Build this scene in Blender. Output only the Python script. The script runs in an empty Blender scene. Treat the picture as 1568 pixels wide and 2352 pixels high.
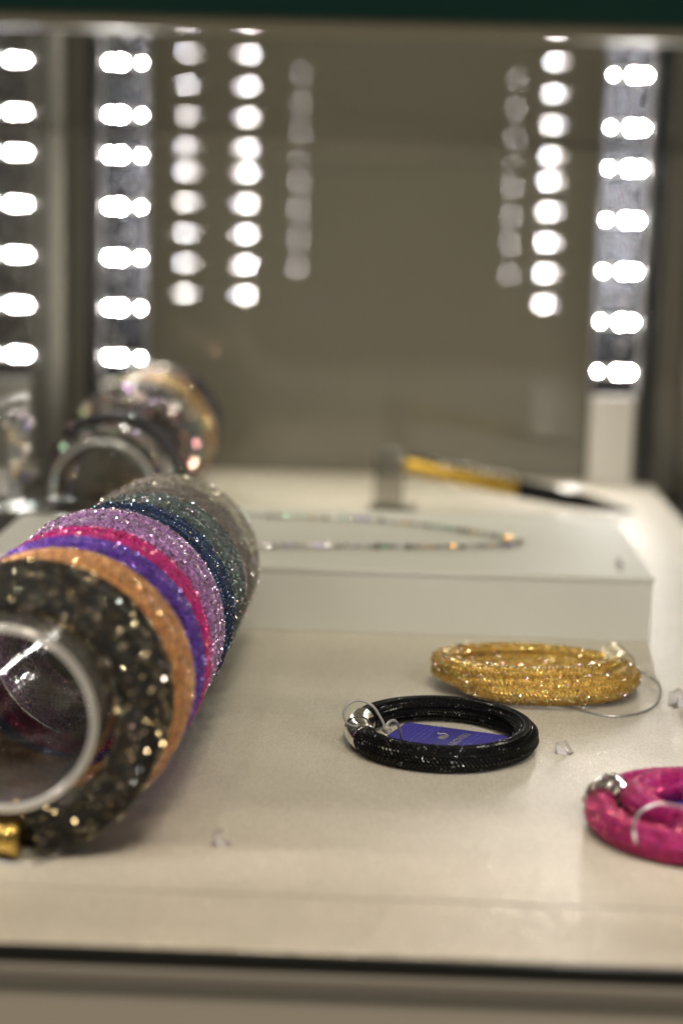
import bpy, math, random
from math import sin, cos, pi, radians
from mathutils import Vector, Matrix
random.seed(7)
S = 0.001                      # everything below is written in millimetres
scn = bpy.context.scene
col = scn.collection

# ------------------------------------------------------------------ camera
PITCH, YAW, ROLL = radians(10.26), radians(1.5), radians(1.55)
fw = Vector((-sin(YAW)*cos(PITCH), cos(YAW)*cos(PITCH), -sin(PITCH)))
rt = Vector((cos(YAW), sin(YAW), 0)); up = rt.cross(fw)
rt2 = rt*cos(ROLL) + up*sin(ROLL); up2 = -rt*sin(ROLL) + up*cos(ROLL)
cam = bpy.data.objects.new('camera', bpy.data.cameras.new('camera'))
col.objects.link(cam); scn.camera = cam
m = Matrix((rt2, up2, -fw)).transposed().to_4x4(); m.translation = Vector((0, 0, 206))*S
cam.matrix_world = m
cd = cam.data
cd.sensor_fit = 'VERTICAL'; cd.sensor_height = 36; cd.sensor_width = 24
cd.lens = 4000/2352*36
cd.clip_start = 0.01; cd.clip_end = 50
cd.dof.use_dof = True; cd.dof.focus_distance = 0.672; cd.dof.aperture_fstop = 4.5

# ------------------------------------------------------------------ world and lamps
w = bpy.data.worlds.new('World'); scn.world = w; w.use_nodes = True
bg = w.node_tree.nodes['Background']
bg.inputs[0].default_value = (1.0, .87, .68, 1); bg.inputs[1].default_value = 0.10
def area(name, loc, target, size, sy, power, colr):
    l = bpy.data.lights.new(name, 'AREA'); l.shape = 'RECTANGLE'; l.size = size*S; l.size_y = sy*S
    l.energy = power; l.color = colr
    o = bpy.data.objects.new(name, l); col.objects.link(o); o.location = Vector(loc)*S
    o.rotation_euler = (Vector(target)-Vector(loc)).to_track_quat('-Z', 'Y').to_euler()
    return o
area('overhead_fill', (150, -100, 1500), (0, 620, 0), 350, 350, 13, (1, .86, .68))  # added soft fill from above, an unseen source
for q in ((-420, -60, 1350), (420, 100, 1400), (-150, 380, 1700), (60, -500, 1300), (300, 700, 1750)):
    area('sparkle_fill', q, (-20, 640, 0), 40, 40, 2.3, (1, .88, .72))  # added small lights that make the crystals sparkle
bl = area('back_shelf_fill', (-15, 1150, 900), (-15, 1160, 0), 60, 60, .28, (1, .90, .76)); bl.data.spread = radians(34)  # added light over the glass to brighten the shelf behind the riser
scn.view_settings.view_transform = 'Standard'; scn.view_settings.look = 'None'
scn.view_settings.exposure = 0; scn.view_settings.gamma = 1
scn.render.engine = 'CYCLES'
cy = scn.cycles
cy.max_bounces = 14; cy.diffuse_bounces = 3; cy.glossy_bounces = 6; cy.transmission_bounces = 12
cy.transparent_max_bounces = 24; cy.sample_clamp_indirect = 400; cy.use_denoising = True; cy.use_adaptive_sampling = False
cy.caustics_reflective = False; cy.caustics_refractive = False

# ------------------------------------------------------------------ materials
def mat(name, color=(.5, .5, .5), rough=.5, metal=0., **kw):
    m = bpy.data.materials.new(name); m.use_nodes = True
    b = m.node_tree.nodes['Principled BSDF']
    b.inputs['Base Color'].default_value = (*color, 1)
    b.inputs['Roughness'].default_value = rough; b.inputs['Metallic'].default_value = metal
    for k, v in kw.items(): b.inputs[k.replace('_', ' ')].default_value = v
    return m
def N(m, t, **kw):
    n = m.node_tree.nodes.new(t)
    for k, v in kw.items(): setattr(n, k, v)
    return n
def L(m, a, b): m.node_tree.links.new(a, b)
def math_(m, op, a, b=None):
    n = N(m, 'ShaderNodeMath', operation=op)
    for i, v in ((0, a), (1, b)):
        if v is None: continue
        if isinstance(v, (int, float)): n.inputs[i].default_value = v
        else: L(m, v, n.inputs[i])
    return n.outputs[0]
def ramp(m, fac, stops, interp='LINEAR'):
    r = N(m, 'ShaderNodeValToRGB'); r.color_ramp.interpolation = interp
    e = r.color_ramp.elements
    while len(e) < len(stops): e.new(.5)
    for i, (p, c) in enumerate(stops): e[i].position = p; e[i].color = (*c, 1)
    L(m, fac, r.inputs[0]); return r.outputs[0]
def bsdf(m): return m.node_tree.nodes['Principled BSDF']

def laminate():
    m = mat('sparkling_laminate', (.64, .59, .50), .45)
    b = bsdf(m); co = N(m, 'ShaderNodeTexCoord').outputs['Object']
    n = N(m, 'ShaderNodeTexNoise'); n.inputs['Scale'].default_value = 26; n.inputs['Detail'].default_value = 9
    L(m, co, n.inputs['Vector'])
    L(m, ramp(m, n.outputs[0], [(.3, (.60, .56, .475)), (.7, (.66, .615, .525))]), b.inputs['Base Color'])
    f = N(m, 'ShaderNodeTexNoise'); f.inputs['Scale'].default_value = 1500; f.inputs['Detail'].default_value = 2
    L(m, co, f.inputs['Vector'])
    bp = N(m, 'ShaderNodeBump'); bp.inputs['Strength'].default_value = .35; bp.inputs['Distance'].default_value = .0002
    L(m, f.outputs[0], bp.inputs['Height']); L(m, bp.outputs[0], b.inputs['Normal'])
    # mica flakes: every cell tilts its own way
    v = N(m, 'ShaderNodeTexVoronoi'); v.inputs['Scale'].default_value = 2200; L(m, co, v.inputs['Vector'])
    sub = N(m, 'ShaderNodeVectorMath', operation='SUBTRACT'); L(m, v.outputs['Color'], sub.inputs[0]); sub.inputs[1].default_value = (.5, .5, .5)
    sc = N(m, 'ShaderNodeVectorMath', operation='SCALE'); L(m, sub.outputs[0], sc.inputs[0]); sc.inputs['Scale'].default_value = .8
    g = N(m, 'ShaderNodeNewGeometry')
    ad = N(m, 'ShaderNodeVectorMath', operation='ADD'); L(m, sc.outputs[0], ad.inputs[0]); L(m, g.outputs['Normal'], ad.inputs[1])
    no = N(m, 'ShaderNodeVectorMath', operation='NORMALIZE'); L(m, ad.outputs[0], no.inputs[0])
    gl = N(m, 'ShaderNodeBsdfGlossy'); gl.inputs['Roughness'].default_value = .13; gl.inputs['Color'].default_value = (.95, .9, .82, 1)
    L(m, no.outputs[0], gl.inputs['Normal'])
    sx = N(m, 'ShaderNodeSeparateColor'); L(m, v.outputs['Color'], sx.inputs[0])
    fac = math_(m, 'MULTIPLY', math_(m, 'GREATER_THAN', sx.outputs[0], .5), .2)
    mx = N(m, 'ShaderNodeMixShader'); L(m, fac, mx.inputs[0]); L(m, b.outputs[0], mx.inputs[1]); L(m, gl.outputs[0], mx.inputs[2])
    L(m, mx.outputs[0], m.node_tree.nodes['Material Output'].inputs['Surface'])
    return m

def pane(name, rough=.0, tint=(1, 1, 1), boost=1.0, two=False, milk=0):
    """one face of a clear sheet: Fresnel reflection, the rest goes straight through"""
    m = bpy.data.materials.new(name); m.use_nodes = True; nt = m.node_tree; nt.nodes.clear()
    out = N(m, 'ShaderNodeOutputMaterial'); g = N(m, 'ShaderNodeNewGeometry')
    ior = math_(m, 'ADD', math_(m, 'MULTIPLY', g.outputs['Backfacing'], 1/1.5-1.5), 1.5)
    fr = N(m, 'ShaderNodeFresnel'); L(m, ior, fr.inputs['IOR'])
    F0 = fr.outputs[0]
    if two: F0 = math_(m, 'DIVIDE', math_(m, 'MULTIPLY', F0, 2.0), math_(m, 'ADD', F0, 1.0))   # both faces of the sheet together
    t = N(m, 'ShaderNodeBsdfTransparent'); t.inputs[0].default_value = (*tint, 1)
    gl = N(m, 'ShaderNodeBsdfGlossy'); gl.inputs['Roughness'].default_value = rough
    mx = N(m, 'ShaderNodeMixShader'); L(m, math_(m, 'MULTIPLY', F0, boost), mx.inputs[0]); L(m, t.outputs[0], mx.inputs[1]); L(m, gl.outputs[0], mx.inputs[2])
    if milk:
        d = N(m, 'ShaderNodeBsdfDiffuse'); d.inputs[0].default_value = (.85, .84, .80, 1)
        m2 = N(m, 'ShaderNodeMixShader'); m2.inputs[0].default_value = milk; L(m, mx.outputs[0], m2.inputs[1]); L(m, d.outputs[0], m2.inputs[2]); mx = m2
    L(m, mx.outputs[0], out.inputs['Surface']); return m

def emit(name, c, s):
    m = bpy.data.materials.new(name); m.use_nodes = True; m.node_tree.nodes.clear()
    e = N(m, 'ShaderNodeEmission'); e.inputs[0].default_value = (*c, 1); e.inputs[1].default_value = s
    L(m, e.outputs[0], N(m, 'ShaderNodeOutputMaterial').inputs[0]); return m

def net(name, dome, valley, pitch=1.5, metal=.0, rough=.35, bump=.6, vivid=.3):
    """braided mesh sleeve over packed crystals; UV is in millimetres along and around the tube"""
    m = mat(name, dome, rough, metal); b = bsdf(m)
    uv = N(m, 'ShaderNodeUVMap').outputs[0]
    s = N(m, 'ShaderNodeSeparateXYZ'); L(m, uv, s.inputs[0])
    nz = N(m, 'ShaderNodeTexNoise'); nz.inputs['Scale'].default_value = .14; nz.inputs['Detail'].default_value = 2; L(m, uv, nz.inputs['Vector'])
    wob = math_(m, 'MULTIPLY', nz.outputs[0], 2.0)
    u = math_(m, 'ADD', s.outputs[0], wob); v = math_(m, 'ADD', s.outputs[1], wob)
    k = pi/pitch
    a = math_(m, 'ABSOLUTE', math_(m, 'SINE', math_(m, 'MULTIPLY', math_(m, 'ADD', u, v), k*.5)))
    c = math_(m, 'ABSOLUTE', math_(m, 'SINE', math_(m, 'MULTIPLY', math_(m, 'SUBTRACT', u, v), k*.5)))
    h = math_(m, 'MULTIPLY', a, c)
    vo = N(m, 'ShaderNodeTexVoronoi'); vo.inputs['Scale'].default_value = 1.25; L(m, uv, vo.inputs['Vector'])
    sc = N(m, 'ShaderNodeSeparateColor'); L(m, vo.outputs['Color'], sc.inputs[0])
    c1 = ramp(m, h, [(.12, valley), (.5, dome)])
    hs = N(m, 'ShaderNodeHueSaturation'); L(m, c1, hs.inputs['Color'])
    L(m, math_(m, 'ADD', math_(m, 'MULTIPLY', sc.outputs[0], vivid*.12), .5-vivid*.06), hs.inputs['Hue'])
    L(m, math_(m, 'ADD', math_(m, 'MULTIPLY', sc.outputs[1], vivid*2.4), 1-vivid), hs.inputs['Value'])
    L(m, hs.outputs[0], b.inputs['Base Color'])
    bp = N(m, 'ShaderNodeBump'); bp.inputs['Strength'].default_value = bump; bp.inputs['Distance'].default_value = .0004
    L(m, h, bp.inputs['Height']); L(m, bp.outputs[0], b.inputs['Normal'])
    return m

def crystal_mat(name, base, sat=.5, spread=.5, rough=.22):
    m = mat(name, base, rough, 1.0); b = bsdf(m)
    g = N(m, 'ShaderNodeNewGeometry'); r = g.outputs['Random Per Island']
    hue = ramp(m, r, [(0, (1, .45, .2)), (.16, (1, .9, .5)), (.32, (.4, 1, .6)), (.48, (.35, .75, 1)), (.64, (.55, .4, 1)), (.8, (1, .4, .8)), (1, (1, .5, .2))])
    mx = N(m, 'ShaderNodeMix', data_type='RGBA'); mx.inputs[6].default_value = (*base, 1); L(m, hue, mx.inputs[7])
    wn = N(m, 'ShaderNodeTexWhiteNoise', noise_dimensions='1D'); L(m, r, wn.inputs['W'])
    L(m, math_(m, 'MULTIPLY', math_(m, 'GREATER_THAN', wn.outputs[0], 1-spread), sat), mx.inputs[0])
    L(m, mx.outputs[2], b.inputs['Base Color']); return m

M = dict(
    laminate=laminate(),
    wall=mat('taupe_glass_panel', (.197, .187, .150), .018, IOR=1.6),
    side=mat('smoked_side_glass', (.09, .085, .07), .05, IOR=1.6),
    trim=mat('black_gasket', (.012, .013, .012), .35),
    front=mat('bronze_panel', (.60, .56, .48), .4, .0),
    frontline=mat('steel_line', (.30, .30, .32), .25, .8),
    riser=mat('white_lacquer', (.68, .675, .615), .6, Specular_IOR_Level=.2),
    board=mat('silvery_led_board', (.10, .105, .12), .15, .8),
    rail=mat('white_profile', (.80, .78, .74), .35),
    lens=mat('milky_lens', (.30, .295, .30), .15),
    pane=pane('shade_tinted_glass', 0, (.70, .73, .70), two=True),  # tint dims light from above, standing in for shade of goods overhead
    edge=mat('green_glass_edge', (.004, .028, .024), .25, Specular_IOR_Level=.3),
    bevel=mat('pale_glass_bevel', (.20, .19, .14), .3),
    chrome=mat('polished_chrome', (.88, .86, .83), .13, 1),
    steel=mat('silver_cord', (.62, .62, .62), .28, .85),
    greycord=mat('grey_cord', (.40, .39, .38), .45, .35),
    goldmetal=mat('polished_gold', (.62, .43, .12), .22, 1),
    palegold=mat('pale_gold', (.88, .78, .56), .35, .8),
    knot=mat('clear_glue_blob', (.75, .74, .66), .15, Transmission_Weight=.6),
    acrylic=pane('clear_acrylic', .03, (.96, .96, .95), 1.7, milk=.05),  # milk and boost stand in for pale reflections inside the tube
    rim=mat('sawn_acrylic_rim', (.82, .81, .77), .1, IOR=1.7, Transmission_Weight=.5, Coat_Weight=1, Coat_Roughness=.05),
    clear=mat('solid_acrylic', (.97, .97, .97), .03, Transmission_Weight=1, IOR=1.49),
    frost=mat('frosted_acrylic', (.88, .88, .86), .15, Transmission_Weight=.55, IOR=1.4),
    milky=pane('milky_acrylic', .1, (.62, .61, .58), 1.5, milk=.09),
    clipglass=pane('clip_glass', .08, (.96, .95, .97), 1.6),
    slot=mat('clip_slot', (.75, .74, .78), .2),
    dark=mat('dark_navy_strap', (.01, .013, .04), .5),
    blackpen=mat('black_lacquer', (.004, .004, .005), .5, Specular_IOR_Level=.12),
    penGold=mat('golden_barrel', (.40, .25, .03), .32, .6),
    silverprint=mat('silver_foil_print', (.70, .70, .72), .3, .8),
    chain=mat('dark_silver_chain', (.30, .28, .26), .35, .7),
)

# ------------------------------------------------------------------ mesh helpers
def link(name, verts, faces, material, parent=None, smooth=False, uvs=None, sharp=None):
    me = bpy.data.meshes.new(name); me.from_pydata([tuple(c*S for c in v) for v in verts], [], faces)
    if uvs:
        l = me.uv_layers.new(name='UVMap')
        flat = []
        for f in uvs:
            for p in f: flat += p
        l.data.foreach_set('uv', flat)
    if smooth: me.polygons.foreach_set('use_smooth', [True]*len(me.polygons))
    me.materials.append(material); me.update()
    o = bpy.data.objects.new(name, me); col.objects.link(o)
    if parent: o.parent = parent; o.matrix_parent_inverse = parent.matrix_world.inverted()
    return o
def bevel(o, wd, seg=2):
    b = o.modifiers.new('bevel', 'BEVEL'); b.width = wd*S; b.segments = seg; b.limit_method = 'ANGLE'; return o
def box(x0, x1, y0, y1, z0, z1):
    v = [(x, y, z) for x in (x0, x1) for y in (y0, y1) for z in (z0, z1)]
    f = [(0, 1, 3, 2), (4, 6, 7, 5), (0, 4, 5, 1), (2, 3, 7, 6), (0, 2, 6, 4), (1, 5, 7, 3)]
    return v, f
def bx(name, c, material, parent=None, bev=0, smooth=False):
    v, f = box(*c); o = link(name, v, f, material, parent)
    if bev: bevel(o, bev)
    return o
def empty(name, loc=(0, 0, 0)):
    o = bpy.data.objects.new(name, None); col.objects.link(o); o.location = Vector(loc)*S; o.empty_display_size = .01
    bpy.context.view_layer.update()
    return o
def tag(o, label=None, cat=None, group=None, kind=None):
    for k, v in (('label', label), ('category', cat), ('group', group), ('kind', kind)):
        if v: o[k] = v
    return o
def frames(pts, closed):
    n = len(pts); T = []
    for i in range(n):
        a = pts[(i-1) % n] if (closed or i > 0) else pts[0]
        b = pts[(i+1) % n] if (closed or i < n-1) else pts[-1]
        T.append((Vector(b)-Vector(a)).normalized())
    return T
def tube(pts, rad, seg=12, closed=False, ref=None, caps=True):
    """pts: list of points; rad: number or f(i, n, phi)->(radius); ref(i) gives the 'out' direction (phi = 0)"""
    n = len(pts); T = frames(pts, closed); V = []; U = []
    cur = None
    length = [0]
    for i in range(1, n+1): length.append(length[-1]+(Vector(pts[i % n])-Vector(pts[i-1])).length)
    for i in range(n):
        t = T[i]
        if ref: nrm = Vector(ref(i))
        else:
            nrm = cur if cur else (Vector((0, 0, 1)) if abs(t.z) < .9 else Vector((1, 0, 0)))
        nrm = (nrm - t*nrm.dot(t)).normalized(); cur = nrm; bn = t.cross(nrm)
        for j in range(seg):
            ph = 2*pi*j/seg
            r = rad(i, n, ph) if callable(rad) else rad
            if isinstance(r, tuple): d = nrm*(cos(ph)*r[0]) + bn*(sin(ph)*r[1])
            else: d = nrm*(cos(ph)*r) + bn*(sin(ph)*r)
            V.append(tuple(Vector(pts[i])+d))
    F = []; UV = []
    r0 = rad(0, n, 0) if callable(rad) else rad
    r0 = (r0[0]+r0[1])/2 if isinstance(r0, tuple) else r0
    per = 2*pi*r0
    for i in range(n if closed else n-1):
        k = (i+1) % n
        for j in range(seg):
            q = (j+1) % seg
            F.append((i*seg+j, i*seg+q, k*seg+q, k*seg+j))
            UV.append(((length[i], per*j/seg), (length[i], per*(j+1)/seg), (length[i+1], per*(j+1)/seg), (length[i+1], per*j/seg)))
    if caps and not closed:
        F.append(tuple(range(seg))[::-1]); UV.append(((0, 0),)*seg)
        F.append(tuple((n-1)*seg+j for j in range(seg))); UV.append(((0, 0),)*seg)
    return V, F, UV
def smooth_path(p, k=8):
    out = []
    P = [Vector(q) for q in p]
    P = [P[0]*2-P[1]] + P + [P[-1]*2-P[-2]]
    for i in range(1, len(P)-2):
        for s in range(k):
            t = s/k; a, b, c, d = P[i-1:i+3]
            out.append(.5*((2*b)+(c-a)*t+(2*a-5*b+4*c-d)*t*t+(3*b-a-3*c+d)*t**3))
    out.append(P[-2]); return out
def cord(name, pts, r, material, parent=None, seg=8):
    v, f, uv = tube(smooth_path(pts), r, seg); return link(name, v, f, material, parent, True, uv)

def gems(name, spots, material, parent, size=(.35, .7)):
    """many loose faceted stones, each turned its own way, as one mesh"""
    V = []; F = []
    base = [(1, 0, 0), (-1, 0, 0), (0, 1, 0), (0, -1, 0), (0, 0, 1), (0, 0, -1)]
    fc = [(0, 2, 4), (2, 1, 4), (1, 3, 4), (3, 0, 4), (2, 0, 5), (1, 2, 5), (3, 1, 5), (0, 3, 5)]
    for p in spots:
        a, b, c = (random.uniform(0, 6.28) for _ in range(3))
        R = Matrix.Rotation(a, 3, 'X') @ Matrix.Rotation(b, 3, 'Y') @ Matrix.Rotation(c, 3, 'Z')
        s = random.uniform(*size); k = len(V)
        for q in base: V.append(tuple(Vector(p)+R @ (Vector(q)*s)))
        F += [tuple(i+k for i in f) for f in fc]
    o = link(name, V, F, material, parent); o['kind'] = 'stuff'; return o

def stitches(name, pts, outs, rfn, material, parent, pu=1.25, pv=1.05, ang=.62, ln=.72, wd=.30, ht=.2, lift=0., ok=None, closed=False, jit=.05):
    """braided threads of a mesh sleeve: short raised stitches in rows, leaning alternately left and right"""
    n = len(pts); T = frames(pts, closed); V = []; F = []
    r0 = rfn(n//2, n, .4); r0 = (r0[0]+r0[1])/2 if isinstance(r0, tuple) else r0
    rows = max(8, int(round(2*pi*r0/pv/2))*2)
    cum = [0.]
    for i in range(1, n): cum.append(cum[-1]+(pts[i]-pts[i-1]).length)
    m = int(cum[-1]/pu); k = 0
    for q in range(1, m):
        for half in (0, 1):
            u = (q+half*.5)*pu
            while k < n-2 and cum[k+1] < u: k += 1
            while k > 0 and cum[k] > u: k -= 1
            fr = min(1, max(0, (u-cum[k])/max(1e-6, cum[k+1]-cum[k])))
            p = pts[k].lerp(pts[k+1], fr); t = T[k].lerp(T[k+1], fr).normalized(); o = outs[k].lerp(outs[k+1], fr)
            nr = (o-t*o.dot(t)).normalized(); bn = t.cross(nr)
            for j in range(half, rows, 2):
                ph = 2*pi*j/rows+random.uniform(-jit, jit)*.3
                rr = rfn(k, n, ph)
                a, b = rr if isinstance(rr, tuple) else (rr, rr)
                c = p+nr*(cos(ph)*(a+lift))+bn*(sin(ph)*(b+lift))
                if ok and not ok(c): continue
                nn = (nr*cos(ph)*b+bn*sin(ph)*a).normalized(); ar = nn.cross(t)
                an = ang*(1 if (j//2) % 2 else -1)+random.uniform(-jit, jit)
                e = t*cos(an)+ar*sin(an); w_ = nn.cross(e); z = len(V)
                V.extend((tuple(c+e*ln), tuple(c-e*ln), tuple(c+w_*wd), tuple(c-w_*wd), tuple(c+nn*ht), tuple(c-nn*ht*.5)))
                F.extend(((z, z+2, z+4), (z+2, z+1, z+4), (z+1, z+3, z+4), (z+3, z, z+4)))
    o = link(name, V, F, material, parent); o['kind'] = 'stuff'; return o

def scatter(verts, faces, n, lift=0.0, ok=None):
    out = []; tries = 0
    while len(out) < n and tries < n*8:
        tries += 1
        f = random.choice(faces)
        if len(f) != 4: continue
        a, b, c, d = (Vector(verts[i]) for i in f); s, t = random.random(), random.random()
        p = (a*(1-s)+b*s)*(1-t)+(d*(1-s)+c*s)*t
        nn = (b-a).cross(d-a)
        if nn.length == 0: continue
        p = p+nn.normalized()*lift
        if ok and not ok(p): continue
        out.append(p)
    return out

# ------------------------------------------------------------------ the setting: shelf, cabinet, panels
tag(bx('shelf', (-224, 196.5, 452, 1306, -6, 0), M['laminate'], bev=.8), kind='structure')
seam = bx('shelf_seam', (-224, 196.5, 491, 491.8, .0, .12), mat('pale_seam', (.36, .33, .30), .5)); tag(seam, kind='structure')
tag(bx('shelf_gasket', (-230, 205, 449.2, 451.8, -5.0, -.15), M['trim'], bev=.4), kind='structure')
fp = tag(bx('cabinet_front', (-260, 240, 446, 449.0, -120, -9.05), M['front'], bev=.5), kind='structure')
tag(bx('cabinet_front_lip', (-260, 240, 445.4, 449.1, -9.0, -5.1), mat('dark_bronze_lip', (.26, .24, .21), .5)), kind='structure')
tag(bx('cabinet_front_groove', (-260, 240, 445.0, 445.39, -9.6, -9.0), M['frontline']), kind='structure')
wall = bx('back_wall', (-262, 232, 1309, 1315, -20, 560), M['wall'])
tag(wall, kind='structure'); wall.rotation_euler = (0, 0, -.0128)
wall.location = Vector((-15*(1-cos(.0128))-1309*sin(.0128), -15*sin(.0128), 0))*S
tag(bx('side_wall', (-250, -241.5, 452, 1312, -20, 560), M['side']), kind='structure')
tag(bx('side_wall', (215, 222, 452, 1306, -20, 560), M['side']), kind='structure')
tag(bx('corner_post', (-227, -219, 1292, 1300, -6, 560), M['trim'], bev=1), 'slim dark corner post left of the tall bright light strip', 'post')
tag(bx('corner_post', (187, 196, 1292, 1300, -6, 560), M['trim'], bev=1), 'slim black corner post right of the right hand light strip', 'post')
tag(bx('shelf_gap', (196.6, 214.9, 452, 1306, -20, -8), M['trim']), kind='structure')

# overhead glass shelf
gs = empty('glass_shelf', (0, 870, 246)); tag(gs, 'overhead clear glass shelf with a dark green front edge', 'glass shelf')
for z, nm in ((246, 'glass_sheet'),):
    vs = [(-241, 456, z), (214, 456, z), (214, 1304, z), (-241, 1304, z)]
    link(nm, vs, [(0, 3, 2, 1)] if z == 246 else [(0, 1, 2, 3)], M['pane'], gs)
bx('back_edge', (-241, 214, 1304, 1305, 246, 247.6), mat('back_glass_edge', (.10, .105, .075), .3), gs)
bx('front_edge', (-242, 214, 452, 455.9, 250.0, 267), M['edge'], gs)
bv = bx('front_bevel', (-242, 214, 452.6, 456, 246.0, 249.95), M['bevel'], gs)

# ------------------------------------------------------------------ LED strips
M['led'] = emit('white_led', (1, .93, .86), 520)
M['ledc'] = emit('cool_led', (.93, .93, 1), 520)
M['ledn'] = emit('bright_led', (1, .96, .90), 900)
M['ledd'] = emit('added_dim_led', (1, .95, .9), 330)  # only for the added strips behind the camera
def disc(cx, cy_, z, r, ny, n=10):
    v = [(cx+r*cos(2*pi*i/n), cy_, z+r*sin(2*pi*i/n)) for i in range(n)]
    f = tuple(range(n)) if ny < 0 else tuple(range(n))[::-1]
    return v, [f]
def strip(x, y, face, mirror, label, dim=False, dx=(-11, -3, 12), sizes=(2.2, 2.7, 1.2)):
    """a vertical LED strip; face = -1 shines toward the opening, +1 toward the back"""
    t = empty('led_strip', (x, y, 0)); tag(t, label, 'light strip', 'led strips in the cabinet corners')
    y0, y1 = (y, y+3) if face < 0 else (y-3, y)
    bx('led_board', (x-16, x+16, y0, y1, 66, 244), M['board'], t)
    a, b = (y-5, y+4) if face < 0 else (y-4, y+5)
    for s in (-1, 1):
        bx('side_rail', (x+s*17.5-1.2, x+s*17.5+1.2, a, b, 66, 244), M['lens'], t, .4)
    bx('profile_foot', (x-16, x+16, a, b, 0, 65.6), M['rail'], t, .8)
    for k in range(4 if dim else 5):
        z = 83.5+(49 if dim else 37)*k
        h = bx('led_housing', (x-14, x+14, *((y-2, y-.01) if face < 0 else (y+.01, y+2)), z-3.2, z+3.2), M['rail'], t, .4)
        for i, (d, r) in enumerate(zip(dx, sizes)):  # side discs are extra emitters standing in for the LED's reflections
            d = d*(-1 if mirror else 1)
            v, f = disc(x+d, y+face*2.12, z, r, face)
            mm = M['ledd'] if dim else (M['ledn'] if face < 0 else (M['led'] if (k+i) % 3 else M['ledc']))
            link('led', v, f, mm, h)
        if k < 4:
            for q in range(3):  # invented domes that catch glints between the LEDs
                px = x+random.uniform(-13, 13); pz = z+random.uniform(9, 29)
                c = random.uniform(2, 3.4)
                v = [(px+c*cos(aa)*sin(bb), (y+face*1.2)+c*.5*cos(bb)*face, pz+c*sin(aa)*sin(bb)) for bb in (.01, .8, 1.57) for aa in [j*pi/4 for j in range(8)]]
                f = [(r*8+j, r*8+(j+1) % 8, r*8+8+(j+1) % 8, r*8+8+j) for r in range(2) for j in range(8)]
                link('glint_dome', v, f, M['lens'], t, True)
    return t
strip(-199, 1296, -1, False, 'tall bright light strip at the back left behind the dark crystal bangles')
strip(165, 1296, -1, True, 'tall bright light strip at the back right corner, right of the dark pen')
strip(-205, 462, 1, False, 'front left light strip seen only as bright dots mirrored in the back panel', sizes=(1.4, 3.1, 2.7), dx=(-9, 0, 4))
strip(163, 462, 1, True, 'front right light strip seen only as bright dots mirrored in the back panel', sizes=(1.4, 3.1, 2.7), dx=(-9, 0, 4))
strip(-211, -410, 1, False, 'added dim strip behind the camera standing in for the twice mirrored faint left dots', True, dx=(0,), sizes=(2.2,))  # added strip, replaces a double reflection of the back left strip
strip(153, -410, 1, True, 'added dim strip behind the camera standing in for the twice mirrored faint right dots', True, dx=(0,), sizes=(2.2,))  # added likewise for the back right strip's double reflection

# ------------------------------------------------------------------ riser
rs = empty('riser', (-35, 890, 0)); tag(rs, 'low white display riser with crisp edges under the crystal necklace', 'riser')
bx('riser_top', (-197, 128, 812, 968, 29.0, 32), M['riser'], rs, .5)
bx('riser_body', (-196.4, 127.4, 812.6, 967.4, 0.0, 28.98), M['riser'], rs, .5)

# ------------------------------------------------------------------ bangles on the tubes
def coil(cx, y0, pitch, R, ra, rr, turns, z_bottom, wob=.5, start=-1.4, seed=0, n=72, tilt=0, ecc=0):
    """wound strand round an axis along Y resting at height z_bottom; ra = axial, rr = radial half width"""
    rnd = random.Random(seed); ph = [rnd.uniform(0, 6.28) for _ in range(4)]
    pts = []; outs = []; nn = int(n*turns)
    for i in range(nn+1):
        th = start + 2*pi*turns*i/nn
        Rr = R - rr + wob*sin(2*th*.5+ph[0])*.6 - ecc*i/nn
        d = Vector((cos(th), 0, sin(th)))
        yy = y0 + pitch*turns*(i/nn) + wob*.8*sin(th*1+ph[1]) + tilt*sin(th)
        zc = z_bottom + R
        pts.append(Vector((cx, yy, zc)) + d*Rr); outs.append(d)
    rf = lambda i, q, p: (rr*(1+.05*sin(i*.21+ph[2])), ra*(1+.06*sin(i*.17+ph[3])))
    v, f, uv = tube(pts, rf, 16, ref=lambda i: outs[i])
    return v, f, uv, pts, outs, rf
def bangle(cx, y0, pitch, R, ra, rr, turns, matr, crys, ncr, label, cat='bracelet', seed=0, csize=(.35, .65), zb=0.0, part='sleeve', nbead=900, bead=None, st=None, **kw):
    t = empty('wrap_bracelet', (cx, y0, zb)); tag(t, label, cat, 'bracelets wound round the clear tubes')
    v, f, uv, pts, outs, rf = coil(cx, y0, pitch, R, ra, rr, turns, zb, seed=seed, **kw)
    link(part, v, f, matr, t, True, uv)
    vis = lambda p: (p.x-cx) > -R*.75 or (p.z-zb) > R
    if bead:
        bm = bead_mat('beads_%d' % seed, bead)
        stitches('braid', pts, outs, rf, bm, t, ok=vis, **(st or {}))
        if nbead: gems('bead', scatter(v, f, nbead, .1, ok=vis), bm, t, (.35, .55))
    if ncr:
        sp = scatter(v, f, int(ncr*1.8), .26, ok=vis)
        gems('crystal', sp, crys, t, csize)
    return t, pts, outs
def bead_mat(name, c, rough=.25, metal=.5):
    m = mat(name, c, rough, metal); b = bsdf(m)
    g = N(m, 'ShaderNodeNewGeometry')
    lo, hi = tuple(x*.35 for x in c), tuple(min(.95, x*1.6+.015) for x in c)
    L(m, ramp(m, g.outputs['Random Per Island'], [(0, lo), (.5, c), (1, hi)]), b.inputs['Base Color']); return m
def K(base, sat, spread, name, rough=.22): return crystal_mat(name, base, sat, spread, rough)
kW = K((.9, .88, .82), .7, .35, 'clear_crystals')
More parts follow.
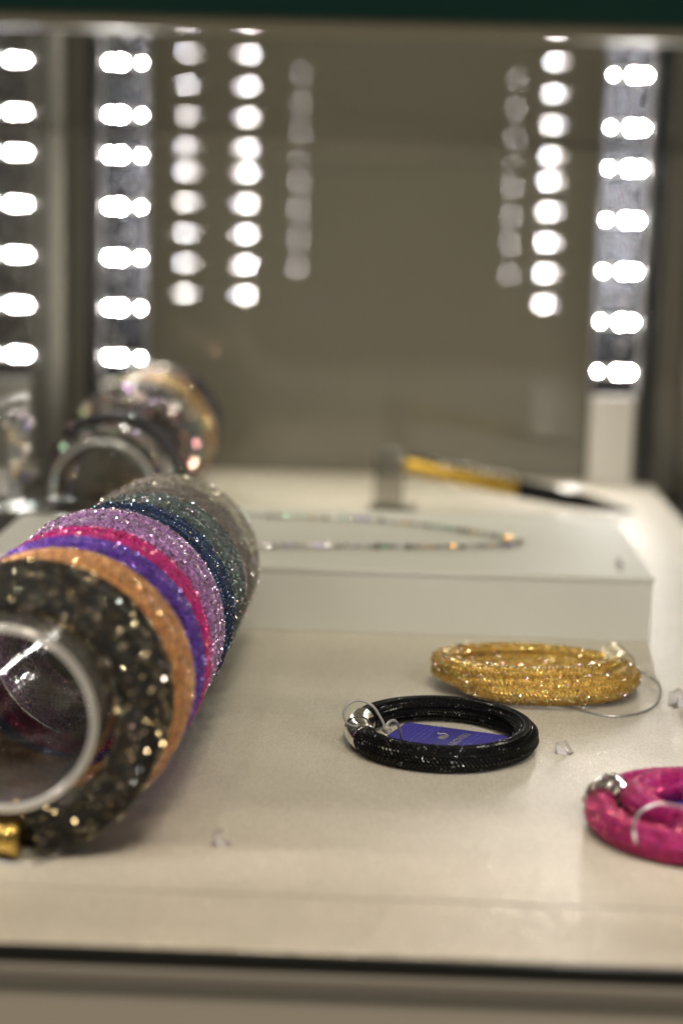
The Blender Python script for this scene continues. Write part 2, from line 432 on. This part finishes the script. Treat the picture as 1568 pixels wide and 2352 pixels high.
# front black and gold bracelet, three loose turns
black = net('black_gold_net', (.007, .006, .004), (.002, .002, .0015), .75, .2, .4, .8, .5)
kB = K((.95, .80, .50), .45, .3, 'gold_and_smoke_crystals', .17)
kD = K((.08, .07, .045), .5, .3, 'smoke_crystals', .3)
X0 = -113
t1, p1, o1 = bangle(X0+1, 517, 8.6, 44.5, 4.3, 7.0, 2.6, black, kB, 2000, 'black wrap bracelet flecked with gold crystals, nearest the tube opening', seed=1, csize=(.28, .66), wob=1.0, tilt=1.0, ecc=-1.0, bead=(.004, .0035, .0025), nbead=500)
gems('fine_crystal', scatter(*coil(X0+1, 517, 8.6, 44.5, 4.3, 7.0, 2.6, 0, seed=1, wob=1.0, tilt=1.0, ecc=-1.0)[:2], 4500, .25), K((.95, .82, .55), .5, .3, 'fine_gold_dust', .2), t1, (.16, .32))
# inner turn hanging on the tube
brown = net('bronze_net', (.20, .095, .028), (.05, .02, .006), .75, .2, .4, .7, .5)
kO = K((.95, .62, .32), .5, .25, 'amber_crystals')
bangle(X0+3, 534, 7, 43.6, 5.0, 5.8, 1.6, brown, kB, 700, 'dark bronze wrap bracelet between the black one and the orange one', seed=2, bead=(.17, .08, .022), wob=.8)
orange = net('orange_net', (.66, .31, .12), (.36, .14, .04), .75, .15, .38, .7, .4)
bangle(X0+5.5, 547, 12, 44.4, 7.2, 6.6, 2.0, orange, kO, 2200, 'orange copper mesh bracelet filled with amber crystals', seed=3, bead=(.74, .37, .16), st=dict(pu=1.7, pv=1.5, ln=.62, wd=.5, ht=.35), wob=.6)
violet = net('violet_net', (.135, .045, .42), (.035, .012, .12), .85, .15, .33, .9, .4)
kV = K((.45, .3, .9), .6, .3, 'violet_crystals')
bangle(X0+7, 576, 6.4, 44.4, 3.8, 4.6, 2.2, violet, kV, 900, 'deep violet beaded mesh bracelet beside the orange one', seed=4, bead=(.15, .05, .50), st=dict(pu=1.8, pv=1.6, ln=.66, wd=.52, ht=.38), wob=.4)
mag = net('magenta_net', (.60, .014, .22), (.22, .005, .08), .75, .1, .35, .8, .5)
kM = K((1, .25, .4), .5, .25, 'magenta_crystals')
bangle(X0+8.2, 592.5, 8.0, 44.3, 4.6, 4.2, 2.2, mag, kM, 1000, 'bright magenta mesh bracelet between violet and lilac', seed=5, bead=(.70, .018, .26), st=dict(pu=1.6, pv=1.4, ln=.6, wd=.45, ht=.32), wob=.4)
lilac = net('lilac_net', (.27, .12, .33), (.34, .17, .40), .95, .35, .28, .9, .7)
kL = K((.85, .62, .85), .55, .4, 'lilac_crystals')
bangle(X0+9.5, 620, 15, 43.9, 8.6, 6.6, 2.0, lilac, kL, 3200, 'wide lilac net bracelet full of pink and silver crystals', seed=6, bead=(.50, .35, .57), st=dict(pu=1.7, pv=1.5, ln=1.0, wd=.2, ht=.3), wob=.5)
navy = net('navy_net', (.012, .03, .10), (.003, .005, .016), .75, .2, .3, 1, .6)
kN = K((.35, .5, .8), .6, .3, 'blue_crystals')
bangle(X0+11.5, 654, 12.5, 42.6, 6.6, 5.6, 2.1, navy, kN, 1300, 'navy blue mesh bracelet behind the wide lilac one', seed=7, bead=(.012, .035, .11), wob=.5)
teal = net('teal_grey_net', (.095, .135, .135), (.03, .045, .05), .75, .25, .35, .8, .6)
kT = K((.72, .82, .85), .6, .4, 'aqua_crystals')
bangle(X0+13.5, 692, 15, 41.2, 7.8, 6, 2.0, teal, kT, 2400, 'wide teal grey crystal mesh bracelet behind the navy one', seed=8, bead=(.12, .14, .145), wob=.5)
grey = net('warm_grey_net', (.27, .24, .22), (.06, .055, .05), .75, .2, .4, .9, .3)
bangle(X0+14.5, 728, 7.2, 41.2, 3.2, 4.0, 3.0, grey, kW, 600, 'thin warm grey double strand bracelet before the champagne one', seed=9, bead=(.28, .25, .22), wob=.3)
champ = net('champagne_net', (.42, .39, .31), (.20, .19, .16), .75, .3, .35, .8, .5)
bangle(X0+16, 764, 11, 39.8, 6, 5.4, 2.0, champ, kW, 2000, 'pale champagne crystal mesh bracelet, farthest on the front tube', seed=10, bead=(.45, .42, .33), wob=.4, csize=(.3, .6))

def acrylic_tube(cx, zc, r, th, y0, y1, dxdy, label):
    t = empty('display_tube', (cx, y0, zc)); tag(t, label, 'display tube')
    n = 64
    for rr, nm in ((r, 'outer_wall'), (r-th, 'inner_wall')):
        V = [(cx+(y-y0)*dxdy+rr*cos(2*pi*i/n), y, zc+rr*sin(2*pi*i/n)) for y in (y0+1, y1) for i in range(n)]
        F = [(i, (i+1) % n, n+(i+1) % n, n+i) for i in range(n)]
        link(nm, V, F, M['acrylic'], t, True)
    for y, nm in ((y0, 'rim'), (y1, 'rim')):
        V = []; F = []
        prof = [(r-th/2-th/2*cos(a), th*.5*(1-sin(a))) for a in [pi*k/8 for k in range(9)]]
        sg = 1 if y == y0 else -1
        for rr, d in prof:
            V += [(cx+(y-y0)*dxdy+rr*cos(2*pi*i/n), y+sg*d, zc+rr*sin(2*pi*i/n)) for i in range(n)]
        for k in range(8):
            F += [(k*n+i, k*n+(i+1) % n, (k+1)*n+(i+1) % n, (k+1)*n+i) for i in range(n)]
        link(nm, V, F, M['rim'], t, True)
    return t
acrylic_tube(-115, 47, 29.8, 2.7, 505, 790, .068, 'clear acrylic tube through the row of coloured bracelets')

# gold clasp and cord of the front black bracelet
g = empty('w', (0, 0, 0)); bpy.data.objects.remove(g)
def clasp(name, a, b, r, material, parent, grooves=(.33, .5, .67), seg=24):
    a, b = Vector(a), Vector(b); prof = [(0, .86), (.02, 1), ]
    for q in grooves: prof += [(q-.015, 1), (q, .93), (q+.015, 1)]
    prof += [(.98, 1), (1, .86)]
    pts = [a+(b-a)*t for t, _ in prof]; rr = [r*k for _, k in prof]
    v, f, uv = tube(pts, lambda i, n, p: rr[i], seg)
    return link(name, v, f, material, parent, True, uv)
clasp('clasp', (-126, 514.0, 7.2), (-110.5, 513.5, 6.4), 6.0, M['goldmetal'], t1)
cd1 = cord('price_cord', [(-99, 526, 12), (-97.3, 520.2, 8), (-97.2, 517.4, 4), (-100.6, 511.9, 1), (-107.7, 506.8, .6), (-118, 509, .6), (-124, 512, 3)], .45, M['steel'], t1)

# ------------------------------------------------------------------ background tube with pave bangles
Xb = -162
acrylic_tube(Xb, 36, 31, 3, 975, 1275, .02, 'clear acrylic tube holding the blurred dark bangles behind the riser')
def bgb(y0, R, ra, rr, turns, base, kk, n, label, seed, csize):
    mm = net('net_%d' % seed, base, tuple(c*.4 for c in base), .8, .0, .6, .8, .5)
    return bangle(Xb+1, y0, ra*1.75, R, ra, rr, turns, mm, kk, n, label, seed=seed, csize=csize, wob=.4, bead=tuple(c*1.2 for c in base), nbead=0, st=dict(pu=2.2, pv=1.8, ln=1.1, wd=.5))
kR = K((.95, .6, .45), .7, .6, 'rose_and_rainbow_stones', .14)
kS = K((.9, .85, .75), .8, .5, 'rainbow_stones', .14)
bgb(985, 36.5, 5, 3.5, 1.5, (.10, .095, .085), kS, 480, 'thin dark grey crystal bangle at the mouth of the rear tube', 21, (.8, 1.6))
bgb(1004, 39, 9, 5, 2, (.008, .008, .010), kD, 12, 'broad black bangle on the rear tube behind the grey one', 22, (.4, .8))
bgb(1045, 41, 10, 5, 2, (.045, .032, .028), kR, 520, 'rose copper bangle with large rainbow stones on the rear tube', 23, (1.1, 2.2))
bgb(1090, 43, 10, 5, 2, (.05, .05, .055), kS, 480, 'charcoal bangle with rainbow stones on the rear tube behind the copper one', 24, (1.1, 2.1))
bgb(1135, 43, 12, 5, 2, (.30, .20, .07), kO, 420, 'old gold bangle near the far end of the rear tube', 25, (1.0, 2.0))
bgb(1185, 43.5, 11, 5, 2, (.014, .012, .03), kS, 130, 'blue black bangle farthest along the rear tube', 26, (1.0, 1.8))

# ------------------------------------------------------------------ flat laid bracelets
def flat_coil(c0, c1, R0, R1, z0, z1, r, turns, a0, n=110, pleat=None, wob=0, seed=0, sq=1.0):
    rnd = random.Random(seed); ph = [rnd.uniform(0, 6.28) for _ in range(4)]
    pts = []; outs = []; nn = int(n*turns)
    for i in range(nn+1):
        t = i/nn; th = a0+2*pi*turns*t; s = t*t*(3-2*t)
        R = R0+(R1-R0)*s + wob*sin(2*th+ph[0])
        c = Vector(c0)*(1-s)+Vector(c1)*s
        z = z0+(z1-z0)*s
        pts.append(Vector((c.x+R*cos(th), c.y+R*sq*sin(th), z))); outs.append(Vector((cos(th), sin(th), 0)))
    return tube(pts, (lambda i, q, p: pleat(i/q, p)) if pleat else r, 40 if pleat else 20, ref=lambda i: outs[i]) + (pts, outs)

# black bracelet with the blue card
bb = empty('black_bracelet', (24, 643, 0)); tag(bb, 'black net bracelet lying flat around a blue card, chrome clasp at its left', 'bracelet')
def pleats(t, p):
    k = min(1, max(0, (t-.10)/.25))*min(1, max(0, (1.02-t)/.12))       # smooth near the front start, folded farther round
    g = 1-.16*k*abs(cos(4.5*p+.6))**5
    end = 1-.22*max(0, 1-t/.03)-.22*max(0, 1-(1-t)/.03)
    return (4.8*g*end, 5.0*g*end)
A0 = radians(202)
v, f, uv, pts, outs = flat_coil((24, 643), (24, 643), 32.2, 32.2, 5.0, 5.1, 5.5, .893, A0, n=200, pleat=pleats)
bnet = net('black_braid', (.001, .001, .0012), (.002, .002, .002), .75, .0, .6, .3, .3); bsdf(bnet).inputs['Specular IOR Level'].default_value = .08
link('sleeve', v, f, bnet, bb, True, uv)
gems('crystal', scatter(v, f, 500, .1), K((.7, .7, .75), .3, .2, 'jet_crystals', .2), bb, (.12, .3))
stitches('braid', pts, outs, lambda i, q, p: pleats(i/q, p), bead_mat('beads_jet', (.003, .003, .0035), .13, .0), bb, pu=1.5, pv=1.15, ln=.85, wd=.3, ht=.2)
# the clasp follows the ring from 152 to 190 degrees
cp = [Vector((24+32.2*cos(radians(a)), 643+32.2*sin(radians(a)), 5.6)) for a in range(162, 206)]
def crad(i, n, p):
    t = i/(n-1); r = 5.5
    if .53 < t < .57: r = 5.0
    if t > .57: r = 5.3
    if t < .04 or t > .96: r = 5.0
    return r
v, f, uv = tube(cp, crad, 28); o = link('clasp', v, f, M['chrome'], bb, False, uv)
for p in o.data.polygons: p.use_smooth = len(p.vertices) == 4

# blue card
A = Vector((11, 668.5)); ex = Vector((.947, -.321)); ey = Vector((-.40, -.916))
def cpt(a, b, z): q = A+ex*a+ey*b; return (q.x, q.y, z)
card = empty('price_card', cpt(21, 17, 0)); tag(card, 'blue card with silver swan and lettering inside the black bracelet', 'card')
W_, H_ = 43, 34
cm = mat('blue_card_stock', (.050, .044, .28), .38)
v = [cpt(0, 0, .25), cpt(W_, 0, .25), cpt(W_, H_, .25), cpt(0, H_, .25), cpt(0, 0, .75), cpt(W_, 0, .75), cpt(W_, H_, .75), cpt(0, H_, .75)]
link('card_sheet', v, [(0, 1, 2, 3), (4, 7, 6, 5), (0, 4, 5, 1), (1, 5, 6, 2), (2, 6, 7, 3), (3, 7, 4, 0)], cm, card)
V = []; F = []
rm = mat('blue_card_emboss', (.07, .062, .36), .3)
nx, ny = 20, 16
for i in range(nx):
    for j in range(ny):
        x0 = 1+i*(W_-2)/nx; y0 = 1+j*(H_-2)/ny; dx = (W_-2)/nx*.72; dy = (H_-2)/ny*.5
        if 15 < x0 < 28.5: continue
        k = len(V)
        V += [cpt(x0, y0, .752), cpt(x0+dx, y0, .752), cpt(x0+dx, y0+dy, .752), cpt(x0, y0+dy, .752), cpt(x0+.3, y0+.3, .98), cpt(x0+dx-.3, y0+.3, .98), cpt(x0+dx-.3, y0+dy-.3, .98), cpt(x0+.3, y0+dy-.3, .98)]
        F += [(k+4, k+7, k+6, k+5), (k, k+4, k+5, k+1), (k+1, k+5, k+6, k+2), (k+2, k+6, k+7, k+3), (k+3, k+7, k+4, k)]
e = link('embossed_dashes', V, F, rm, card); e['kind'] = 'stuff'
def lettering(body, size, a, b, parent, material, z=.95, sx=1.0):
    cu = bpy.data.curves.new('lettering', 'FONT'); cu.body = body; cu.size = size*S; cu.extrude = .00006; cu.space_character = 1.05
    tmp = bpy.data.objects.new('lettering', cu); col.objects.link(tmp)
    bpy.context.view_layer.update()
    me = bpy.data.meshes.new_from_object(tmp.evaluated_get(bpy.context.evaluated_depsgraph_get()))
    bpy.data.objects.remove(tmp)
    o = bpy.data.objects.new('lettering', me); col.objects.link(o); me.materials.clear(); me.materials.append(material)
    X = (-ey).normalized(); Y = Vector((-X.y, X.x))
    q = cpt(a, b, z)
    mt = Matrix(((X.x*sx, Y.x, 0, q[0]*S), (X.y*sx, Y.y, 0, q[1]*S), (0, 0, 1, q[2]*S), (0, 0, 0, 1)))
    for vv in me.vertices: vv.co = mt @ vv.co
    o.parent = parent; o.matrix_parent_inverse = parent.matrix_world.inverted()
    return o
lettering('SWAROVSKI', 4.6, 28, 29, card, M['silverprint'], .86, .92)
# swan emblem: body with wing, S neck and head, drawn in card space (u along reading direction, w up)
def sw(u, w_, z=.86): return cpt(21.5-w_, 12.5-u, z)
body = [(-3.6, 1.5), (-3.0, 0.6), (-1.6, 0), (.6, -.1), (2.4, .5), (3.2, 1.6), (2.2, 1.5), (3.0, 2.5), (1.8, 2.3), (2.2, 3.3), (.8, 2.9), (.2, 3.4), (-1.0, 2.4), (-2.2, 1.7)]
Vt = [sw(-u*1, w_, z) for z in (.80, .92) for u, w_ in body]; nb = len(body)
link('swan_body', Vt, [tuple(range(nb))[::-1], tuple(range(nb, 2*nb))]+[(i, (i+1) % nb, nb+(i+1) % nb, nb+i) for i in range(nb)], M['silverprint'], card)
neck = [(3.2, 1.4), (3.9, 2.0), (4.0, 3.0), (3.1, 3.9), (2.9, 4.8), (3.6, 5.4), (4.5, 5.1)]
cord('swan_neck', [sw(u, w_, .84) for u, w_ in neck], .22, M['silverprint'], card, 6)

# cord and knot on the black bracelet
cl = cord('price_cord', [(-2, 641, 5.5), (-6.9, 638.5, 6.3), (-11.1, 638.5, 7.1), (-13.8, 638.5, 11.8), (-12.2, 640, 15.6), (-8.1, 641, 17.2), (-3.0, 640, 15.4), (.4, 634, 12.4), (2.4, 628, 10.2)], .5, M['greycord'], bb)
c2 = cord('cord_end', [(2.4, 628, 11.6), (4.4, 631, 12.6), (6.6, 635, 10.5), (8.0, 640, 5), (8.4, 645, 1.4)], .55, M['greycord'], cl)
def blob(name, c, r, material, parent=None, sq=(1, 1, 1), seed=0, n=10):
    rnd = random.Random(seed); V = []; F = []
    for i in range(n+1):
        for j in range(n*2):
            a = pi*i/n; b = pi*j/n
            k = r*(1+.12*rnd.uniform(-1, 1)) if 0 < i < n else r
            V.append((c[0]+k*sq[0]*sin(a)*cos(b), c[1]+k*sq[1]*sin(a)*sin(b), c[2]+k*sq[2]*cos(a)))
    for i in range(n):
        for j in range(n*2):
            F.append((i*2*n+j, (i+1)*2*n+j, (i+1)*2*n+(j+1) % (2*n), i*2*n+(j+1) % (2*n)))
    return link(name, V, F, material, parent, True)
blob('knot', (2.6, 627, 10.4), 1.6, M['knot'], cl, (1.1, .9, 1), 3)
blob('glue_tip', (2.4, 624.0, 7.6), 1.0, mat('yellowed_glue', (.78, .78, .58), .3), cl, (.9, .9, 1.9), 4, 6)

# gold bracelet: two crossing coils
gb = empty('gold_bracelet', (68, 745, 0)); tag(gb, 'gold mesh bracelet coiled double on the shelf with silver cord at its right', 'bracelet')
gnet = net('gold_mesh', (.46, .26, .04), (.55, .32, .06), .75, .4, .35, .6, .3)
kG = K((1, .9, .66), .6, .4, 'golden_crystals', .24)
def gpl(t, p): g = 1-.27*abs(cos(2*p+4*t))**5; return (6.1*g, 5.9*g)
v, f, uv, pts, outs = flat_coil((73.5, 719), (61.5, 726), 34, 35.5, 5.2, 11.0, 5.6, 1.93, radians(20), n=120, pleat=gpl, wob=1.7, seed=3, sq=.71)
link('sleeve', v, f, gnet, gb, True, uv)
stitches('braid', pts, outs, lambda i, q, p: gpl(i/q, p), bead_mat('beads_gold', (.82, .55, .17), .25, .75), gb, pu=1.6, pv=1.4, ln=.85, wd=.42, ht=.26)
gems('crystal', scatter(v, f, 3200, .28), kG, gb, (.3, .6))
clasp('clasp', (100.0, 741, 12.0), (103.5, 729, 10.4), 6.0, M['palegold'], gb)
gc = cord('price_cord', [(88, 708, 8), (93.3, 711.2, 9.6), (102.8, 721.8, 10.5), (113.4, 730.5, 7), (118.7, 723.2, 4), (116.4, 710.2, 1), (106.8, 692.8, .6), (93.6, 686.9, .6), (82, 694.7, .6), (74, 706, .6)], .5, M['steel'], gb)

# magenta bracelet at the right edge
mb = empty('magenta_bracelet', (108, 560, 0)); tag(mb, 'magenta crystal bracelet in a double coil at the right edge', 'bracelet')
mnet = net('magenta_mesh', (.30, .003, .11), (.34, .005, .13), .75, .25, .3, .8, .6)
def mpl(t, p): g = 1-.14*abs(cos(3*p+7*t))**6; return (5.3*g, 5.4*g)
def mag_path(a0, a1, fn):
    P_ = []; O_ = []; n = 150
    for i in range(n+1):
        a = radians(a0+(a1-a0)*i/n); R, z, cx, cy_ = fn(a0+(a1-a0)*i/n)
        P_.append(Vector((cx+R*cos(a), cy_+R*sin(a), z))); O_.append(Vector((cos(a), sin(a), 0)))
    return P_, O_
def inner(a):
    t = min(1, max(0, (60-a)/110)); t = t*t*(3-2*t)
    u = min(1, max(0, (-50-a)/350))
    return 33-14*t-.5*u, 5.6+2.6*t+1.2*u, 108-2*t, 559+3*t
bmag = bead_mat('beads_magenta', (.46, .007, .18), .3, .1); kRub = K((1, .16, .3), .35, .3, 'ruby_crystals', .2)
for P_, O_ in (mag_path(171, 330, lambda a: (33, 5.5, 108, 559)), mag_path(141, -330, inner)):
    rf = lambda i, q, p: mpl(i/q*.8, p)
    v, f, uv = tube(P_, rf, 28, ref=lambda i: O_[i])
    link('sleeve', v, f, mnet, mb, True, uv)
    stitches('braid', P_, O_, rf, bmag, mb)
    gems('crystal', scatter(v, f, 3200, .14), kRub, mb, (.2, .42))
cp = [Vector((108+33*cos(radians(a)), 559+33*sin(radians(a)), 6.4)) for a in range(141, 171, 2)]
v, f, uv = tube(cp, lambda i, n, p: 5.9*(1-.1*((i//2) % 2)), 14); link('clasp', v, f, M['chrome'], mb, False, uv)
sp = [Vector((108+33*cos(radians(a)), 559+33*sin(radians(a)), 6.4))+Vector((cos(radians(a))*cos(b)*5.9, sin(radians(a))*cos(b)*5.9, sin(b)*5.9)) for a in range(144, 170, 4) for b in [k*.5 for k in range(-1, 8)]]
gems('clasp_stone', sp, M['chrome'], mb, (.7, 1.1))
pc = cord('price_cord', [(82.5, 529, 6), (82, 531.2, 9), (83.1, 536.5, 11.6), (86.6, 540.7, 13.8), (92.4, 542.2, 15), (100, 538, 15), (112, 534, 12)], .5, M['steel'], mb)
c3 = empty('price_card', (112, 562, 0)); tag(c3, 'blue card lying inside the magenta bracelet at the right edge', 'card')
link('card_sheet', [(88, 577, 2.2), (120, 582, 4.2), (128, 553, 3.4), (94, 547, 1.4), (88, 577, 2.7), (120, 582, 4.7), (128, 553, 3.9), (94, 547, 1.9)], [(0, 1, 2, 3), (4, 7, 6, 5), (0, 4, 5, 1), (1, 5, 6, 2), (2, 6, 7, 3), (3, 7, 4, 0)], cm, c3)

# ------------------------------------------------------------------ small clear price clips
def clip(x, y, z, rot, label, s=1.0, m_='clear'):
    t = empty('price_clip', (x, y, z)); tag(t, label, 'clip', 'small clear price clips')
    R = Matrix.Rotation(rot, 3, 'Z')
    P_ = [(-4, -2.6, 0), (3.4, -2.6, 0), (4.6, 2.6, 0), (-2.8, 2.6, 0), (-4.2, -1.6, 5.2), (-.6, -2.0, 6.4), (.6, 1.4, 6.0), (-3.0, 1.8, 4.6)]
    V = [tuple(Vector((x, y, z))+R @ (Vector(p)*s)) for p in P_]
    o = link('wedge', V, [(3, 2, 1, 0), (4, 5, 6, 7), (0, 1, 5, 4), (1, 2, 6, 5), (2, 3, 7, 6), (3, 0, 4, 7)], M['clipglass'], t); bevel(o, .15, 1)
    P2 = [(-2.6, -2.9, .2), (2.6, -3.2, .2), (2.2, -2.0, .2), (-2.4, -1.8, .2), (-3.2, -3.1, 4.2), (-2.2, -3.2, 4.6), (-2.2, -2.7, 4.6), (-3.2, -2.7, 4.2)]
    V = [tuple(Vector((x, y, z))+R @ (Vector(p)*s)) for p in P2]
    link('slot', V, [(3, 2, 1, 0), (4, 5, 6, 7), (0, 1, 5, 4), (1, 2, 6, 5), (2, 3, 7, 6), (3, 0, 4, 7)], M['slot'], t)
    return t
clip(70.3, 638, 0, -.25, 'small clear wedge clip alone on the shelf right of the black bracelet', .82)
clip(124.5, 708, 0, .6, 'clear clip cut by the right edge beside the gold bracelet cord', 1.2)
clip(-49.5, 531, 0, .3, 'blurred clear clip on the front of the shelf right of the black gold bracelet', .85, 'frost')
clip(114.2, 838, 32, .9, 'tiny dark clear clip on the right corner of the riser', .7)

# ------------------------------------------------------------------ necklace on the riser
nk = empty('crystal_necklace', (0, 900, 32)); tag(nk, 'crystal bead necklace laid in a long loop on the riser', 'necklace')
path = smooth_path([(-118, 946, 33.2), (-105, 943.7, 33.4), (-77.8, 937, 33.4), (-45, 934, 33.4), (-15.9, 934, 33.4), (15, 924, 33.4), (40.2, 910.7, 33.4), (60, 895, 33.4), (69.5, 884, 33.4), (62, 874, 33.4), (36.4, 866.3, 33.4), (10, 861, 33.4), (-5.4, 859.5, 33.4), (-35, 855, 33.4), (-61.8, 850.2, 33.4), (-95, 842, 33.4)], 14)
v, f, uv = tube(path, .55, 6); link('chain', v, f, M['chain'], nk, True, uv)
bead_me = None; acc = 0; nb = 0
kN2 = [K((.8, .78, .74), .9, .8, 'necklace_stone', .08), mat('smoke_stone', (.18, .17, .16), .15, .8), mat('steel_bead', (.55, .53, .5), .2, 1)]
base = [(1, 0, 0), (-1, 0, 0), (0, 1, 0), (0, -1, 0), (0, 0, 1), (0, 0, -1)]
def stone_mesh(mat_):
    V = []; F = []
    n = 8
    rings = [(.35, .8), (.9, .35), (.9, -.35), (.35, -.8)]
    for r, z in rings: V += [(r*cos(2*pi*i/n)*1.5*S, r*sin(2*pi*i/n)*1.5*S, z*1.6*S) for i in range(n)]
    for k in range(3): F += [(k*n+i, k*n+(i+1) % n, (k+1)*n+(i+1) % n, (k+1)*n+i) for i in range(n)]
    F += [tuple(range(n)), tuple(3*n+i for i in range(n))[::-1]]
    me = bpy.data.meshes.new('stone'); me.from_pydata(V, [], F); me.materials.append(mat_); return me
tints = [(.95, .93, .9), (1, .6, .2), (.5, .45, 1), (.5, 1, .7), (.9, .8, .6), (.95, .9, .9)]
stones = [stone_mesh(mat('necklace_stone', c, .24, 1)) for c in tints] + [stone_mesh(mat('smoke_stone', (.16, .15, .14), .2, .8)) for _ in range(1)]
for i in range(1, len(path)):
    acc += (path[i]-path[i-1]).length
    if acc > 2.7 and nb < 290:
        acc = 0; nb += 1
        k = random.choice([6, 6, 6, 0, 0, 5, 4, 1, 2, 3])
        o = bpy.data.objects.new('bead', stones[k]); col.objects.link(o)
        o.location = (path[i]+Vector((random.uniform(-.6, .6), random.uniform(-.6, .6), random.uniform(-.1, .3))))*S
        o.rotation_euler = [random.uniform(0, 6.28) for _ in range(3)]
        sc = random.uniform(.65, 1.2); o.scale = (sc,)*3
        o.parent = nk; o.matrix_parent_inverse = nk.matrix_world.inverted()

# ------------------------------------------------------------------ pen on its stand
st = empty('pen_stand', (3, 1150, 0)); tag(st, 'pale frosted stand holding up the end of the pen', 'stand')
bx('post', (-9, 11, 1146, 1156, 1.6, 36), M['milky'], st, .8)
bx('base', (-12, 20, 1138, 1166, 0, 1.58), M['milky'], st, .5)
bx('fork', (-8, 8, 1140, 1145.9, 24, 44), M['milky'], st, .6)
pn = empty('pen', (80, 1150, 14)); tag(pn, 'gold and black pen studded with crystals leaning from its stand', 'pen')
pa, pb = Vector((8, 1150, 31)), Vector((166, 1160, 2.4))
def along(t): return pa+(pb-pa)*t
def barrel(name, t0, t1, prof, material):
    pts = [along(t0+(t1-t0)*q) for q, _ in prof]; rr = [r for _, r in prof]
    v, f, uv = tube(pts, lambda i, n, p: rr[i], 24); return link(name, v, f, material, pn, True, uv)
barrel('gold_barrel', 0.02, .50, [(0, 4.4), (.02, 5), (.5, 5.6), (.97, 5.7), (1, 5.0)], M['penGold'])
barrel('black_cap', .50, .82, [(0, 5.6), (.02, 6.1), (.6, 5.9), (1, 4.6)], M['blackpen'])
barrel('tip', .82, 1.0, [(0, 4.5), (.5, 3.0), (.9, 1.2), (1, .3)], M['blackpen'])
barrel('end_cap', -.03, .02, [(0, 2.5), (.3, 3.8), (1, 4.3)], M['chrome'])
d = (pb-pa).normalized(); upn = Vector((0, 0, 1)); upn = (upn-d*upn.dot(d)).normalized(); sd = d.cross(upn)
v = [tuple(along(t)+sd*s_*1.0+upn*h) for t in (.03, .47) for s_ in (-1, 1) for h in (5.4, 7.4)]
link('top_inlay', v, [(0, 1, 3, 2), (4, 6, 7, 5), (0, 4, 5, 1), (2, 3, 7, 6), (0, 2, 6, 4), (1, 5, 7, 3)], M['blackpen'], pn)
sp = [along(t)+upn*(5.9+random.uniform(0, 1.6))-sd*random.uniform(-2.5, 3) for t in [.12+.36*k/34 for k in range(35)]]
gems('crystal', sp*4, mat('pen_crystal', (.95, .93, .9), .3, 1), pn, (1.0, 1.8))
blob('clip_boss', tuple(along(.70)+upn*5.4), 2.8, mat('satin_silver', (.95, .95, .95), .38, 1), pn, (5, 1.2, .9), 2, 6)

# ------------------------------------------------------------------ clear stand with drop earrings at the left edge
ls = empty('earring_stand', (-207, 950, 32)); tag(ls, 'clear acrylic stand at the left edge with a shiny top bar', 'stand')
bx('post', (-210, -203, 948, 953, 34.1, 84), M['frost'], ls, .6)
bx('base', (-235, -160, 925, 965, 32.2, 34), M['clear'], ls, .4)
cord('top_bar', [(-232, 950, 84), (-218, 950, 86.5), (-208, 950, 91.5), (-199, 950, 93.5)], 2.6, M['frost'], ls, 12)
er = empty('crystal_drop_earring', (-204, 946, 70)); tag(er, 'cluster of clear crystal drops hanging from the left stand', 'earring')
cord('hook', [(-204, 946, 92), (-202, 945, 88), (-203, 945, 84)], .5, M['chrome'], er, 6)
for i in range(26):
    me = stones[random.choice([0, 0, 5, 5, 4, 2, 6])]
    o = bpy.data.objects.new('bead', me); col.objects.link(o)
    o.location = Vector((-203+random.uniform(-9, 8)*(1-i/60), 944+random.uniform(-4, 4), 85-i*1.45))*S
    o.rotation_euler = [random.uniform(0, 6.28) for _ in range(3)]; o.scale = (random.uniform(1, 2),)*3
    o.parent = er; o.matrix_parent_inverse = er.matrix_world.inverted()
sb = link('strap', *tube(smooth_path([(-240, 880, 34.2), (-215, 886, 33.8), (-203, 892, 33.4)]), lambda i, n, p: (1.0, 4), 10)[:2], M['dark'])
tag(sb, 'short dark navy strap at the left edge in front of the clear stand', 'strap')
